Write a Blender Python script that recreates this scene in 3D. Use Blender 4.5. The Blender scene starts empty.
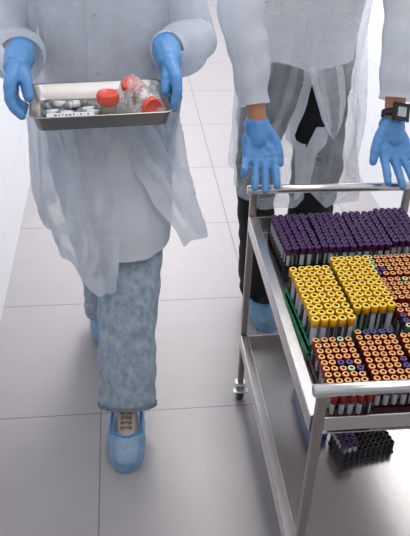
import bpy, bmesh, math, random
from mathutils import Vector, Matrix, noise
random.seed(7)
scene = bpy.context.scene
COL = scene.collection
PI = math.pi

# ------------------------------------------------------------------ camera
cam_d = bpy.data.cameras.new('camera')
cam_d.lens = 710.0 / 536.0 * 36.0
cam_d.sensor_width = 36.0
cam_d.clip_start = 0.02
cam = bpy.data.objects.new('camera', cam_d)
COL.objects.link(cam)
R = ((0.99375349, -0.03792462, 0.10495585),
     (-0.10843809, -0.55035247, 0.8278607),
     (0.02636641, -0.83407067, -0.55102716))
m = Matrix.Identity(4)
for i in range(3):
    m[i][0] = R[i][0]
    m[i][1] = -R[i][1]
    m[i][2] = -R[i][2]
m[2][3] = 1.69
cam.matrix_world = m
scene.camera = cam

# ------------------------------------------------------------------ world, lights, exposure
w = bpy.data.worlds.new('world')
scene.world = w
w.use_nodes = True
w.node_tree.nodes['Background'].inputs[0].default_value = (0.93, 0.96, 1.0, 1)
w.node_tree.nodes['Background'].inputs[1].default_value = 0.56
scene.view_settings.view_transform = 'Standard'
scene.view_settings.look = 'None'
scene.view_settings.exposure = 0.0
scene.view_settings.gamma = 1.0

def area(name, loc, sx, sy, power, rot=(0, 0, 0), col=(1.0, 0.985, 0.98)):
    d = bpy.data.lights.new(name, 'AREA')
    d.shape = 'RECTANGLE'
    d.size = sx
    d.size_y = sy
    d.energy = power
    d.color = col
    o = bpy.data.objects.new(name, d)
    o.location = loc
    o.rotation_euler = rot
    COL.objects.link(o)
area('ceiling_or_fill_lamp', (0.40, 0.1, 2.70), 0.6, 1.2, 14)  # added fill above the camera, brightens the fronts of the two people
area('ceiling_or_fill_lamp', (0.42, 2.0, 2.70), 0.6, 1.2, 14)
area('ceiling_or_fill_lamp', (0.40, 3.4, 2.70), 0.6, 1.2, 46)
area('ceiling_or_fill_lamp', (0.40, 5.8, 2.70), 0.6, 1.2, 36)
area('ceiling_or_fill_lamp', (0.40, 7.7, 2.70), 0.6, 1.2, 36)

# ------------------------------------------------------------------ materials
def newmat(name):
    mt = bpy.data.materials.new(name)
    mt.use_nodes = True
    nt = mt.node_tree
    return mt, nt, nt.nodes['Principled BSDF']

def N(nt, typ, **kw):
    n = nt.nodes.new(typ)
    for k, v in kw.items():
        if k == 'inp':
            for kk, vv in v.items():
                n.inputs[kk].default_value = vv
        else:
            setattr(n, k, v)
    return n

def simple(name, col, rough=0.5, metal=0.0, bump=0.0, bscale=200, var=0.0, vscale=20, stretch=None, **extra):
    mt, nt, b = newmat(name)
    b.inputs['Base Color'].default_value = (*col, 1)
    b.inputs['Roughness'].default_value = rough
    b.inputs['Metallic'].default_value = metal
    for k, v in extra.items():
        b.inputs[k.replace('_', ' ')].default_value = v
    tc = N(nt, 'ShaderNodeTexCoord')
    vec = tc.outputs['Object']
    if stretch:
        mp = N(nt, 'ShaderNodeMapping')
        mp.inputs['Scale'].default_value = stretch
        nt.links.new(vec, mp.inputs['Vector'])
        vec = mp.outputs['Vector']
    if var:
        nz = N(nt, 'ShaderNodeTexNoise', inp={'Scale': vscale, 'Detail': 5})
        nt.links.new(vec, nz.inputs['Vector'])
        mx = N(nt, 'ShaderNodeMix', data_type='RGBA')
        mx.inputs[6].default_value = (*[c * (1 - var) for c in col], 1)
        mx.inputs[7].default_value = (*[min(1, c * (1 + var)) for c in col], 1)
        nt.links.new(nz.outputs['Fac'], mx.inputs[0])
        nt.links.new(mx.outputs[2], b.inputs['Base Color'])
    if bump:
        nz = N(nt, 'ShaderNodeTexNoise', inp={'Scale': bscale, 'Detail': 3})
        nt.links.new(vec, nz.inputs['Vector'])
        bp = N(nt, 'ShaderNodeBump', inp={'Strength': bump, 'Distance': 0.004})
        nt.links.new(nz.outputs['Fac'], bp.inputs['Height'])
        nt.links.new(bp.outputs['Normal'], b.inputs['Normal'])
    return mt

def grid_mat(name, axes, col, gcol, rough, gw, bumpy=0.0, var=0.03, spec=0.5):
    """tiles: axes = ((axis, origin, pitch), (axis, origin, pitch))"""
    mt, nt, b = newmat(name)
    geo = N(nt, 'ShaderNodeNewGeometry')
    sep = N(nt, 'ShaderNodeSeparateXYZ')
    nt.links.new(geo.outputs['Position'], sep.inputs[0])
    masks = []
    for ax, o, p in axes:
        s = N(nt, 'ShaderNodeMath', operation='SUBTRACT'); s.inputs[1].default_value = o - 50 * p
        nt.links.new(sep.outputs[ax], s.inputs[0])
        md = N(nt, 'ShaderNodeMath', operation='MODULO'); md.inputs[1].default_value = p
        nt.links.new(s.outputs[0], md.inputs[0])
        a = N(nt, 'ShaderNodeMath', operation='SUBTRACT'); a.inputs[1].default_value = p / 2
        nt.links.new(md.outputs[0], a.inputs[0])
        ab = N(nt, 'ShaderNodeMath', operation='ABSOLUTE')
        nt.links.new(a.outputs[0], ab.inputs[0])
        g = N(nt, 'ShaderNodeMath', operation='GREATER_THAN'); g.inputs[1].default_value = p / 2 - gw / 2
        nt.links.new(ab.outputs[0], g.inputs[0])
        masks.append(g)
    mxm = N(nt, 'ShaderNodeMath', operation='MAXIMUM')
    nt.links.new(masks[0].outputs[0], mxm.inputs[0]); nt.links.new(masks[1].outputs[0], mxm.inputs[1])
    nz = N(nt, 'ShaderNodeTexNoise', inp={'Scale': 6, 'Detail': 8, 'Roughness': 0.7})
    nt.links.new(geo.outputs['Position'], nz.inputs['Vector'])
    c0 = N(nt, 'ShaderNodeMix', data_type='RGBA')
    c0.inputs[6].default_value = (*[c * (1 - var) for c in col], 1)
    c0.inputs[7].default_value = (*[c * (1 + var) for c in col], 1)
    nt.links.new(nz.outputs['Fac'], c0.inputs[0])
    c1 = N(nt, 'ShaderNodeMix', data_type='RGBA')
    c1.inputs[7].default_value = (*gcol, 1)
    nt.links.new(mxm.outputs[0], c1.inputs[0]); nt.links.new(c0.outputs[2], c1.inputs[6])
    nt.links.new(c1.outputs[2], b.inputs['Base Color'])
    b.inputs['Roughness'].default_value = rough
    b.inputs['Specular IOR Level'].default_value = spec
    return mt

def sheer(name, col, opacity, trans=0.45, bump=0.15, bscale=60, gloss=0.0, rng=0.10, oscale=14):
    """thin non-woven cloth or film: part see-through, part translucent"""
    mt, nt, b = newmat(name)
    nt.nodes.remove(b)
    out = nt.nodes['Material Output']
    d = N(nt, 'ShaderNodeBsdfDiffuse'); d.inputs[0].default_value = (*col, 1)
    t = N(nt, 'ShaderNodeBsdfTranslucent'); t.inputs[0].default_value = (*col, 1)
    tr = N(nt, 'ShaderNodeBsdfTransparent')
    m1 = N(nt, 'ShaderNodeMixShader'); m1.inputs[0].default_value = trans
    nt.links.new(d.outputs[0], m1.inputs[1]); nt.links.new(t.outputs[0], m1.inputs[2])
    body = m1
    tc = N(nt, 'ShaderNodeTexCoord')
    nz = N(nt, 'ShaderNodeTexNoise', inp={'Scale': bscale, 'Detail': 6, 'Roughness': 0.6})
    nt.links.new(tc.outputs['Object'], nz.inputs['Vector'])
    bp = N(nt, 'ShaderNodeBump', inp={'Strength': bump, 'Distance': 0.01})
    nt.links.new(nz.outputs['Fac'], bp.inputs['Height'])
    nt.links.new(bp.outputs[0], d.inputs['Normal']); nt.links.new(bp.outputs[0], t.inputs['Normal'])
    if gloss:
        g = N(nt, 'ShaderNodeBsdfGlossy'); g.inputs['Roughness'].default_value = 0.12
        nt.links.new(bp.outputs[0], g.inputs['Normal'])
        m3 = N(nt, 'ShaderNodeMixShader'); m3.inputs[0].default_value = gloss
        nt.links.new(m1.outputs[0], m3.inputs[1]); nt.links.new(g.outputs[0], m3.inputs[2])
        body = m3
    # thickness of the weave varies a little
    mr = N(nt, 'ShaderNodeMapRange')
    mr.inputs['From Min'].default_value = 0.3; mr.inputs['From Max'].default_value = 0.7
    mr.inputs['To Min'].default_value = opacity - rng; mr.inputs['To Max'].default_value = min(1, opacity + rng)
    nz2 = N(nt, 'ShaderNodeTexNoise', inp={'Scale': oscale, 'Detail': 5, 'Roughness': 0.65})
    nt.links.new(tc.outputs['Object'], nz2.inputs['Vector'])
    nt.links.new(nz2.outputs['Fac'], mr.inputs['Value'])
    m2 = N(nt, 'ShaderNodeMixShader')
    nt.links.new(mr.outputs[0], m2.inputs[0])
    nt.links.new(tr.outputs[0], m2.inputs[1]); nt.links.new(body.outputs[0], m2.inputs[2])
    nt.links.new(m2.outputs[0], out.inputs['Surface'])
    return mt

M = {}
M['floor'] = grid_mat('floor_tiles', (('X', -0.113, 0.587), ('Y', 1.703, 0.612)), (0.375, 0.352, 0.362), (0.17, 0.16, 0.165), 0.40, 0.0040, var=0.10)
M['wall'] = grid_mat('wall_tiles', (('Y', 0.3, 0.6), ('Z', 0.0, 0.3)), (0.80, 0.82, 0.86), (0.60, 0.62, 0.66), 0.25, 0.003, var=0.01)
M['ceil'] = simple('ceiling_paint', (0.85, 0.85, 0.85), 0.7, bump=0.05)
M['steel'] = simple('brushed_steel', (0.60, 0.585, 0.58), 0.27, 1.0, bump=0.05, bscale=60, stretch=(1, 12, 12), var=0.08, vscale=8)
M['steelpost'] = simple('satin_steel', (0.36, 0.315, 0.29), 0.33, 1.0, bump=0.04, bscale=80, stretch=(8, 8, 1))
M['steeltray'] = simple('tray_steel', (0.60, 0.575, 0.56), 0.25, 1.0, bump=0.08, bscale=25)
M['pansteel'] = simple('pan_steel', (0.42, 0.40, 0.39), 0.36, 1.0, bump=0.08, bscale=25)
M['wheel'] = simple('grey_rubber', (0.05, 0.05, 0.05), 0.6)
M['castermetal'] = simple('caster_zinc', (0.75, 0.75, 0.75), 0.3, 0.8)
M['coat'] = sheer('sheer_coat', (0.84, 0.87, 0.92), 0.66, trans=0.5)
M['coatthin'] = sheer('sheer_coat_thin', (0.84, 0.87, 0.92), 0.33, trans=0.5, rng=0.15, oscale=7)
M['sleeve'] = sheer('sheer_sleeve', (0.80, 0.88, 0.96), 0.95, trans=0.55)
M['shirt'] = simple('white_shirt', (0.88, 0.90, 0.93), 0.85, bump=0.2, bscale=12)
M['shirtgrey'] = simple('pale_shirt', (0.56, 0.58, 0.63), 0.85, bump=0.2, bscale=12)
M['skin'] = simple('skin', (0.46, 0.20, 0.11), 0.5, bump=0.05)
M['hair'] = simple('dark_hair', (0.03, 0.02, 0.015), 0.6, bump=0.4, bscale=90, stretch=(1, 1, 0.2))
M['glove'] = simple('nitrile_glove', (0.095, 0.275, 0.57), 0.48, bump=0.25, bscale=55, var=0.12, vscale=14)
M['denim'] = simple('washed_denim', (0.34, 0.42, 0.49), 0.9, bump=0.7, bscale=90, var=0.65, vscale=55, stretch=(1, 1, 0.6))
M['denimdark'] = simple('denim_seam', (0.20, 0.25, 0.31), 0.9, bump=0.6, bscale=150, var=0.7, vscale=110)
M['blackcloth'] = simple('black_cloth', (0.006, 0.006, 0.008), 0.9, bump=0.3, bscale=14)
M['cover'] = sheer('blue_shoe_cover', (0.34, 0.62, 0.92), 0.56, trans=0.3, bump=0.9, bscale=40, gloss=0.08)
M['covertight'] = simple('blue_elastic', (0.06, 0.25, 0.55), 0.7, bump=0.6, bscale=120)
M['sneaker'] = simple('sneaker_canvas', (0.55, 0.48, 0.46), 0.8, bump=0.2)
M['lace'] = simple('brown_lace', (0.28, 0.15, 0.08), 0.8, bump=0.4)
M['blackshoe'] = simple('black_shoe', (0.01, 0.01, 0.012), 0.6)
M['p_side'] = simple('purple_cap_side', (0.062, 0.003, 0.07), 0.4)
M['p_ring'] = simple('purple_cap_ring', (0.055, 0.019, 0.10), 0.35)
M['p_hole'] = simple('purple_cap_hole', (0.02, 0.004, 0.03), 0.6)
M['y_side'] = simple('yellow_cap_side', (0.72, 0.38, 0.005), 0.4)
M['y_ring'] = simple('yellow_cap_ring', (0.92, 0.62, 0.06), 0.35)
M['y_hole'] = simple('yellow_cap_hole', (0.06, 0.035, 0.005), 0.6)
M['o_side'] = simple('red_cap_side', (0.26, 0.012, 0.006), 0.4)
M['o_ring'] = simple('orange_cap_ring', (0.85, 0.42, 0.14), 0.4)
M['o_hole'] = simple('dark_cap_hole', (0.03, 0.008, 0.006), 0.6)
M['g_side'] = simple('green_cap_side', (0.05, 0.20, 0.08), 0.4)
M['g_ring'] = simple('pale_green_ring', (0.60, 0.72, 0.38), 0.4)
M['b_side'] = simple('violet_cap_side', (0.04, 0.015, 0.08), 0.4)
M['b_ring'] = simple('violet_cap_ring', (0.10, 0.05, 0.22), 0.4)
M['t_label'] = simple('tube_label', (0.50, 0.50, 0.54), 0.6)
M['t_dark'] = simple('tube_glass', (0.045, 0.04, 0.045), 0.12)
M['t_blood'] = simple('tube_blood', (0.05, 0.008, 0.008), 0.15)
M['rack_black'] = simple('black_rack', (0.012, 0.010, 0.014), 0.45)
M['rack_rim'] = simple('rack_rim', (0.17, 0.17, 0.18), 0.35)
M['rack_maroon'] = simple('maroon_rack', (0.05, 0.006, 0.006), 0.5)
M['rack_green'] = simple('green_rack', (0.0, 0.20, 0.085), 0.35)
M['rack_blue'] = simple('blue_rack', (0.005, 0.10, 0.33), 0.4)
M['redlid'] = simple('red_lid', (0.72, 0.10, 0.06), 0.3)
M['cupclear'] = sheer('cup_plastic', (0.75, 0.70, 0.62), 0.35, bump=0.05, gloss=0.15)
M['specimen'] = simple('specimen', (0.20, 0.13, 0.06), 0.5, bump=0.8, bscale=120, var=0.5, vscale=70)
M['pink'] = simple('pink_specimen', (0.62, 0.22, 0.20), 0.35, bump=0.6, bscale=90, var=0.4, vscale=60)
M['bag'] = sheer('clear_bag', (0.90, 0.92, 0.95), 0.46, trans=0.3, bump=1.0, bscale=60, gloss=0.4, rng=0.4, oscale=45)
M['vial'] = simple('vial_plastic', (0.22, 0.25, 0.24), 0.15)
M['white'] = simple('white_label', (0.74, 0.76, 0.76), 0.6)
M['ink'] = simple('ink', (0.02, 0.02, 0.02), 0.7)
M['watchblack'] = simple('watch_plastic', (0.008, 0.008, 0.009), 0.4)
M['lcd'] = simple('watch_lcd', (0.42, 0.46, 0.46), 0.2)
M['button'] = simple('coat_button', (0.50, 0.50, 0.54), 0.4)
M['eye'] = simple('eye_white', (0.8, 0.8, 0.8), 0.3)

# ------------------------------------------------------------------ object helpers
def props(o, label=None, cat=None, group=None, kind=None):
    if label: o['label'] = label
    if cat: o['category'] = cat
    if group: o['group'] = group
    if kind: o['kind'] = kind
    return o

def link_mesh(name, me, parent=None):
    o = bpy.data.objects.new(name, me)
    COL.objects.link(o)
    if parent:
        o.parent = parent
    return o

def empty(name, loc, rz=0.0, label=None, cat=None, group=None):
    o = bpy.data.objects.new(name, None)
    o.empty_display_size = 0.05
    COL.objects.link(o)
    o.location = loc
    o.rotation_euler = (0, 0, rz)
    return props(o, label, cat, group)

class MB:
    def __init__(self):
        self.bm = bmesh.new()
        self.mats = []
    def mi(self, mat):
        if mat not in self.mats:
            self.mats.append(mat)
        return self.mats.index(mat)
    def box(self, lo, hi, mat, bev=0.0, rot=None):
        a = bmesh.ops.create_cube(self.bm, size=1.0)['verts']
        c = [(l + h) / 2 for l, h in zip(lo, hi)]
        s = [h - l for l, h in zip(lo, hi)]
        for v in a:
            v.co = Vector((v.co.x * s[0], v.co.y * s[1], v.co.z * s[2]))
            if rot: v.co = rot @ v.co
            v.co += Vector(c)
        fs = set(f for v in a for f in v.link_faces)
        i = self.mi(mat)
        for f in fs: f.material_index = i
        if bev:
            es = set(e for f in fs for e in f.edges)
            r = bmesh.ops.bevel(self.bm, geom=list(es), offset=bev, segments=2, affect='EDGES', profile=0.5)
            for f in r['faces']: f.material_index = i
        return self
    def tube(self, pts, rad, mat, seg=12, cap=True):
        pts = [Vector(p) for p in pts]
        n = len(pts)
        rads = rad if isinstance(rad, (list, tuple)) else [rad] * n
        rings = []
        up = None
        i = self.mi(mat)
        for k in range(n):
            d = (pts[min(k + 1, n - 1)] - pts[max(k - 1, 0)]).normalized()
            if up is None:
                up = d.orthogonal().normalized()
            up = (up - d * up.dot(d)).normalized()
            s = d.cross(up)
            rings.append([self.bm.verts.new(pts[k] + (up * math.cos(2 * PI * j / seg) + s * math.sin(2 * PI * j / seg)) * rads[k]) for j in range(seg)])
        for a, b in zip(rings, rings[1:]):
            for j in range(seg):
                f = self.bm.faces.new((a[j], a[(j + 1) % seg], b[(j + 1) % seg], b[j])); f.material_index = i; f.smooth = True
        if cap:
            f = self.bm.faces.new(rings[0][::-1]); f.material_index = i
            f = self.bm.faces.new(rings[-1]); f.material_index = i
        return self
    def lathe(self, prof, mats, seg=12, c=(0, 0, 0), axis=None, close=True):
        """prof [(r, z)], mats one per band"""
        rings = []
        for r, z in prof:
            rings.append([self.bm.verts.new((r * math.cos(2 * PI * j / seg), r * math.sin(2 * PI * j / seg), z)) for j in range(seg)])
        vs = [v for r in rings for v in r]
        for k, (a, b) in enumerate(zip(rings, rings[1:])):
            i = self.mi(mats[k] if isinstance(mats, (list, tuple)) else mats)
            for j in range(seg):
                f = self.bm.faces.new((a[j], a[(j + 1) % seg], b[(j + 1) % seg], b[j])); f.material_index = i; f.smooth = True
        if close:
            f = self.bm.faces.new(rings[0][::-1]); f.material_index = self.mi(mats[0] if isinstance(mats, (list, tuple)) else mats)
            f = self.bm.faces.new(rings[-1]); f.material_index = self.mi(mats[-1] if isinstance(mats, (list, tuple)) else mats)
        if axis is not None:
            q = Vector((0, 0, 1)).rotation_difference(Vector(axis))
            for v in vs: v.co = q @ v.co
        for v in vs: v.co += Vector(c)
        return self
    def grid(self, rows, mat, closed=False, smooth=True):
        i = self.mi(mat)
        vr = [[self.bm.verts.new(p) for p in r] for r in rows]
        for a, b in zip(vr, vr[1:]):
            n = len(a)
            for j in range(n if closed else n - 1):
                f = self.bm.faces.new((a[j], a[(j + 1) % n], b[(j + 1) % n], b[j])); f.material_index = i; f.smooth = smooth
        return vr
    def mesh(self, name):
        bmesh.ops.recalc_face_normals(self.bm, faces=self.bm.faces)
        me = bpy.data.meshes.new(name)
        self.bm.to_mesh(me)
        self.bm.free()
        for mt in self.mats: me.materials.append(mt)
        return me
    def build(self, name, parent=None):
        return link_mesh(name, self.mesh(name), parent)

def blob(name, caps, mat, voxel, smooth=4, parent=None, origin=(0, 0, 0), wrinkle=0.0, wscale=30):
    """tapered capsules fused into one continuous surface (voxel remesh, smoothed)"""
    bm = bmesh.new()
    for a, b, ra, rb in caps:
        a = Vector(a); b = Vector(b)
        t = bmesh.new()
        for c, r in ((a, ra), (b, rb)):
            rr = r if isinstance(r, (tuple, list)) else (r, r, r)
            vs = bmesh.ops.create_icosphere(t, subdivisions=2, radius=1.0)['verts']
            for v in vs: v.co = Vector((v.co.x * rr[0], v.co.y * rr[1], v.co.z * rr[2])) + c
        h = bmesh.ops.convex_hull(t, input=t.verts)
        drop = [g for g in set(h['geom_interior'] + h['geom_unused']) if isinstance(g, bmesh.types.BMVert)]
        bmesh.ops.delete(t, geom=drop, context='VERTS')
        tm = bpy.data.meshes.new('t'); t.to_mesh(tm); t.free()
        bm.from_mesh(tm); bpy.data.meshes.remove(tm)
    bmesh.ops.recalc_face_normals(bm, faces=bm.faces)
    me = bpy.data.meshes.new(name); bm.to_mesh(me); bm.free()
    o = bpy.data.objects.new(name, me); COL.objects.link(o)
    r = o.modifiers.new('r', 'REMESH'); r.mode = 'VOXEL'; r.voxel_size = voxel
    s = o.modifiers.new('s', 'SMOOTH'); s.iterations = smooth; s.factor = 0.5
    dg = bpy.context.evaluated_depsgraph_get(); dg.update()
    nm = bpy.data.meshes.new_from_object(o.evaluated_get(dg))
    o.modifiers.clear(); o.data = nm; bpy.data.meshes.remove(me)
    nm.name = name
    org = Vector(origin)
    nrm = [v.normal.copy() for v in nm.vertices]
    for v, n in zip(nm.vertices, nrm):
        if wrinkle:
            v.co += n * wrinkle * noise.noise(v.co * wscale)
        v.co -= org
    for p in nm.polygons: p.use_smooth = True
    nm.materials.clear(); nm.materials.append(mat)
    if parent: o.parent = parent
    return o

def sm(t): 
    t = max(0.0, min(1.0, t)); return t * t * (3 - 2 * t)
def keyed(keys, x):
    """keys sorted by descending or ascending first value -> interpolated tuple"""
    ks = sorted(keys)
    if x <= ks[0][0]: return ks[0][1:]
    for a, b in zip(ks, ks[1:]):
        if x <= b[0]:
            t = sm((x - a[0]) / (b[0] - a[0])) * 0.5 + 0.5 * (x - a[0]) / (b[0] - a[0])
            return tuple(p + (q - p) * t for p, q in zip(a[1:], b[1:]))
    return ks[-1][1:]

def gown(name, mat, ztop, keys, hem, aR, aL, folds, parent, org, push=None, nth=120, nz=60, seed=0.0, placket=0, pleats=()):
    """front-opening garment. keys (z, cx, cy, rx, ry); hem, aR, aL are functions / keys"""
    rows = []
    for i in range(nz + 1):
        v = i / nz
        row = []
        for j in range(nth + 1):
            u = j / nth
            # angle depends on height: iterate once with mean hem
            zz = ztop + (0.6 - ztop) * v
            a0 = -90 + keyed(aR, zz)[0]; a1 = 270 - keyed(aL, zz)[0]
            th = a0 + (a1 - a0) * u
            z = ztop + (keyed(hem, th)[0] - ztop) * v
            cx, cy, rx, ry = keyed(keys, z)
            t = math.radians(th)
            amp = folds * (0.15 + sm((v - 0.12) / 0.6))
            f = 0.55 * math.sin(9 * t + 3.1 * z + seed) + 0.5 * math.sin(15 * t - 4 * z + 2 * seed)
            p = Vector((math.cos(t) * 2.2, math.sin(t) * 2.2, z * 2.2 + seed))
            f += 1.6 * noise.noise(p) + 0.8 * noise.noise(p * 2.7)
            k = amp * f
            q = Vector((cx + (rx + k) * math.cos(t), cy + (ry + k) * math.sin(t), z))
            if push: q += Vector(push(th, z))
            row.append(q - Vector(org))
        rows.append(row)
    mb = MB(); mb.grid(rows, mat)
    o = mb.build(name, parent)
    if placket:
        for sl in (slice(0, placket), slice(len(rows[0]) - placket, None)):
            cen = [sum(r, Vector()) / len(r) for r in rows]
            mb = MB(); mb.grid([[q + (q - c).normalized() * 0.003 for q in r[sl]] for r, c in zip(rows, cen)], M['coat'])
            mb.build('placket', o)
        for u0, u1, v0, v1, wd in pleats:     # soft pleats: a second layer of the cloth lying on the first
            def pt(u, v):
                a = v * nz; i = min(int(a), nz - 1); a -= i
                b = max(0, min(1, u)) * nth; j = min(int(b), nth - 1); b -= j
                q = (rows[i][j] * (1 - b) + rows[i][j + 1] * b) * (1 - a) + (rows[i + 1][j] * (1 - b) + rows[i + 1][j + 1] * b) * a
                return q + (q - cen[i]).normalized() * 0.004
            mb = MB()
            mb.grid([[pt(u0 + (u1 - u0) * (t / 40) ** 1.5 + wd * (0.35 + 0.65 * math.sin(PI * min(1, t / 30 + 0.1) / 1.15)) * (e / 6 - 0.5), v0 + (v1 - v0) * t / 40) for e in range(7)] for t in range(41)], mat)
            mb.build('pleat', o)
        mb = MB(); k = 3
        mb.grid([[q + (q - sum(r, Vector()) / len(r)).normalized() * 0.003 for q in r] for r in rows[-1 - k:]], mat)
        mb.build('hem', o)
    return o

def sleeve_rows(path, org, n=44, seg=36, folds=0.006, seed=0.0, sq=(1, 1)):
    """path [(x, y, z, r)] -> loft rows, with creases across the arm"""
    P = [Vector(p[:3]) for p in path]; Rr = [p[3] for p in path]
    L = [0]
    for a, b in zip(P, P[1:]): L.append(L[-1] + (b - a).length)
    def at(s):
        for k in range(len(L) - 1):
            if s <= L[k + 1] + 1e-9:
                t = (s - L[k]) / (L[k + 1] - L[k])
                p0 = P[max(k - 1, 0)]; p1 = P[k]; p2 = P[k + 1]; p3 = P[min(k + 2, len(P) - 1)]
                c = 0.5 * ((2 * p1) + (p2 - p0) * t + (2 * p0 - 5 * p1 + 4 * p2 - p3) * t * t + (3 * p1 - p0 - 3 * p2 + p3) * t ** 3)
                return c, Rr[k] + (Rr[k + 1] - Rr[k]) * sm(t)
        return P[-1], Rr[-1]
    rows = []; up = None
    for i in range(n + 1):
        s = L[-1] * i / n
        c, r = at(s)
        d = (at(min(s + 0.004, L[-1]))[0] - at(max(s - 0.004, 0))[0]).normalized()
        if up is None: up = d.orthogonal().normalized()
        up = (up - d * up.dot(d)).normalized(); sd = d.cross(up)
        row = []
        for j in range(seg):
            a = 2 * PI * j / seg
            e = up * math.cos(a) + sd * math.sin(a)
            e = Vector((e.x, e.y * (sq[0] + (sq[1] - sq[0]) * sm(i / n)), e.z))
            q = c + e * r
            k = folds * (1.7 * noise.noise(Vector((q.x * 9, q.y * 9, q.z * 9 + seed))) + math.sin(s * 70 + 3 * noise.noise(q * 8) + seed) * 0.5 * (0.4 + 0.6 * math.sin(a + seed) ** 2))
            row.append(q + e * k - Vector(org))
        rows.append(row)
    return rows

def sleeve(name, mat, path, parent, org, **kw):
    mb = MB(); mb.grid(sleeve_rows(path, org, **kw), mat, closed=True)
    return mb.build(name, parent)

# ------------------------------------------------------------------ room shell
def plane_box(name, lo, hi, mat):
    mb = MB(); mb.box(lo, hi, mat)
    return props(mb.build(name), kind='structure')
plane_box('floor', (-0.6, -2.0, -0.10), (1.40, 10.0, 0.0), M['floor'])
plane_box('wall_left', (-0.65, -2.0, 0.0), (-0.50, 10.0, 2.75), M['wall'])
plane_box('wall_right', (1.26, -2.0, 0.0), (1.40, 10.0, 2.75), M['wall'])
plane_box('wall_far', (-0.5, 9.85, 0.0), (1.26, 10.0, 2.75), M['wall'])
plane_box('ceiling', (-0.6, -2.0, 2.75), (1.40, 10.0, 2.85), M['ceil'])

# ------------------------------------------------------------------ trolley
TX, TY = 0.344, 0.932           # front left post
YAW = math.atan2(-0.006, 0.803)
TW, TL = 0.444, 0.803
trolley = empty('trolley', (TX, TY, 0), YAW, 'stainless steel two-shelf laboratory trolley loaded with racks of blood tubes', 'trolley')
ZT, ZB = 0.712, 0.285           # top edges of the two trays
FT, FB = 0.662, 0.245           # pan floors
for (u, v) in ((0, 0), (TW, 0), (0, TL), (TW, TL)):
    mb = MB(); h = 0.0095
    mb.box((u - h, v - h, 0.075), (u + h, v + h, 0.783), M['steelpost'], 0.003)
    post = mb.build('post', trolley)
    mb = MB()
    mb.lathe([(0.018, 0.066), (0.018, 0.078)], M['castermetal'], 16, (u, v, 0))
    for s in (-1, 1):
        mb.box((u + s * 0.013 - 0.0015, v - 0.014, 0.018), (u + s * 0.013 + 0.0015, v + 0.020, 0.068), M['castermetal'], 0.001)
    mb.tube([(u - 0.018, v + 0.004, 0.0255), (u + 0.018, v + 0.004, 0.0255)], 0.005, M['castermetal'], 10)
    mb.box((u - 0.024, v - 0.03, 0.05), (u + 0.024, v - 0.01, 0.056), M['castermetal'], 0.001)
    cs = mb.build('caster', post)
    mb = MB(); mb.tube([(u - 0.010, v + 0.004, 0.0255), (u - 0.008, v + 0.004, 0.0255), (u + 0.008, v + 0.004, 0.0255), (u + 0.010, v + 0.004, 0.0255)], [0.022, 0.0253, 0.0253, 0.022], M['wheel'], 24)
    wh = mb.build('wheel', post)
for v, nm in ((0, 'front'), (TL, 'rear')):
    mb = MB()
    mb.tube([(-0.019, v, 0.790), (-0.017, v, 0.790), (TW + 0.017, v, 0.790), (TW + 0.019, v, 0.790)], [0.010, 0.0125, 0.0125, 0.010], M['steel'], 20)
    mb.build('handle_bar', trolley)
for zt, fl in ((ZT, FT), (ZB, FB)):
    mb = MB(); h = 0.013
    x0, x1, y0, y1 = h + 0.001, TW - h - 0.001, h + 0.002, TL - h - 0.002
    mb.box((x0, y0, fl - 0.003), (x1, y1, fl), M['steeltray'])
    mb.box((x0 - 0.02, y0, zt - 0.045), (x1 + 0.02, y0 + 0.004, zt - 0.010), M['steeltray'], 0.001)
    mb.box((x0 - 0.02, y1 - 0.004, zt - 0.045), (x1 + 0.02, y1, zt), M['steeltray'], 0.001)
    tray = mb.build('shelf_tray', trolley)
    for u in (0, TW):
        mb = MB()
        mb.box((u - h, h + 0.001, zt - 0.042), (u + h, TL - h - 0.001, zt), M['steel'], 0.002)
        mb.build('side_rail', tray)

# ------------------------------------------------------------------ blood tubes
def cap_mesh(kind, r, h):
    s, g, k = {'p': ('p_side', 'p_ring', 'p_hole'), 'y': ('y_side', 'y_ring', 'y_hole'), 'o': ('o_side', 'o_ring', 'o_hole'),
               'g': ('g_side', 'g_ring', 'o_hole'), 'b': ('b_side', 'b_ring', 'p_hole')}[kind]
    S, G, K = M[s], M[g], M[k]
    mb = MB()
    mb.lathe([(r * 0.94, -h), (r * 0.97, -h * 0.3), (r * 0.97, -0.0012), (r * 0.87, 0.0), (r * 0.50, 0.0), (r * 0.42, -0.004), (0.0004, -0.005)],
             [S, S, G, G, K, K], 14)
    return mb.mesh('cap_' + kind)
def body_mesh(r, L, capo):
    """base at z = 0, top at z = L"""
    mb = MB(); bm = mb.bm
    seg = 12
    prof = [(r * 0.3, 0.0), (r * 0.8, r * 0.35), (r, r), (r, L * 0.30), (r, L * 0.84), (r, L)]
    mats = ['t_blood', 't_blood', 't_blood', 't_label', 't_dark']
    mb.lathe(prof, [M[x] for x in mats], seg)
    bm.faces.ensure_lookup_table()
    d = mb.mi(M['t_dark'])
    li = mb.mi(M['t_label'])
    for f in bm.faces:
        if f.material_index == li:
            c = f.calc_center_median()
            if math.atan2(c.y, c.x) > 1.5: f.material_index = d
    return mb.mesh('tube_body')
ORD = ['first', 'second', 'third', 'fourth', 'fifth', 'sixth', 'seventh', 'eighth', 'ninth', 'tenth']
WORD = {'p': 'purple capped', 'y': 'yellow capped', 'o': 'orange ringed', 'g': 'pale green ringed', 'b': 'violet capped'}
CM = {}
NAMES = {'p': 'purple_capped_tube', 'y': 'yellow_capped_tube', 'o': 'orange_ringed_tube', 'g': 'green_ringed_tube', 'b': 'violet_capped_tube'}
HIDDEN = []
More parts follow.
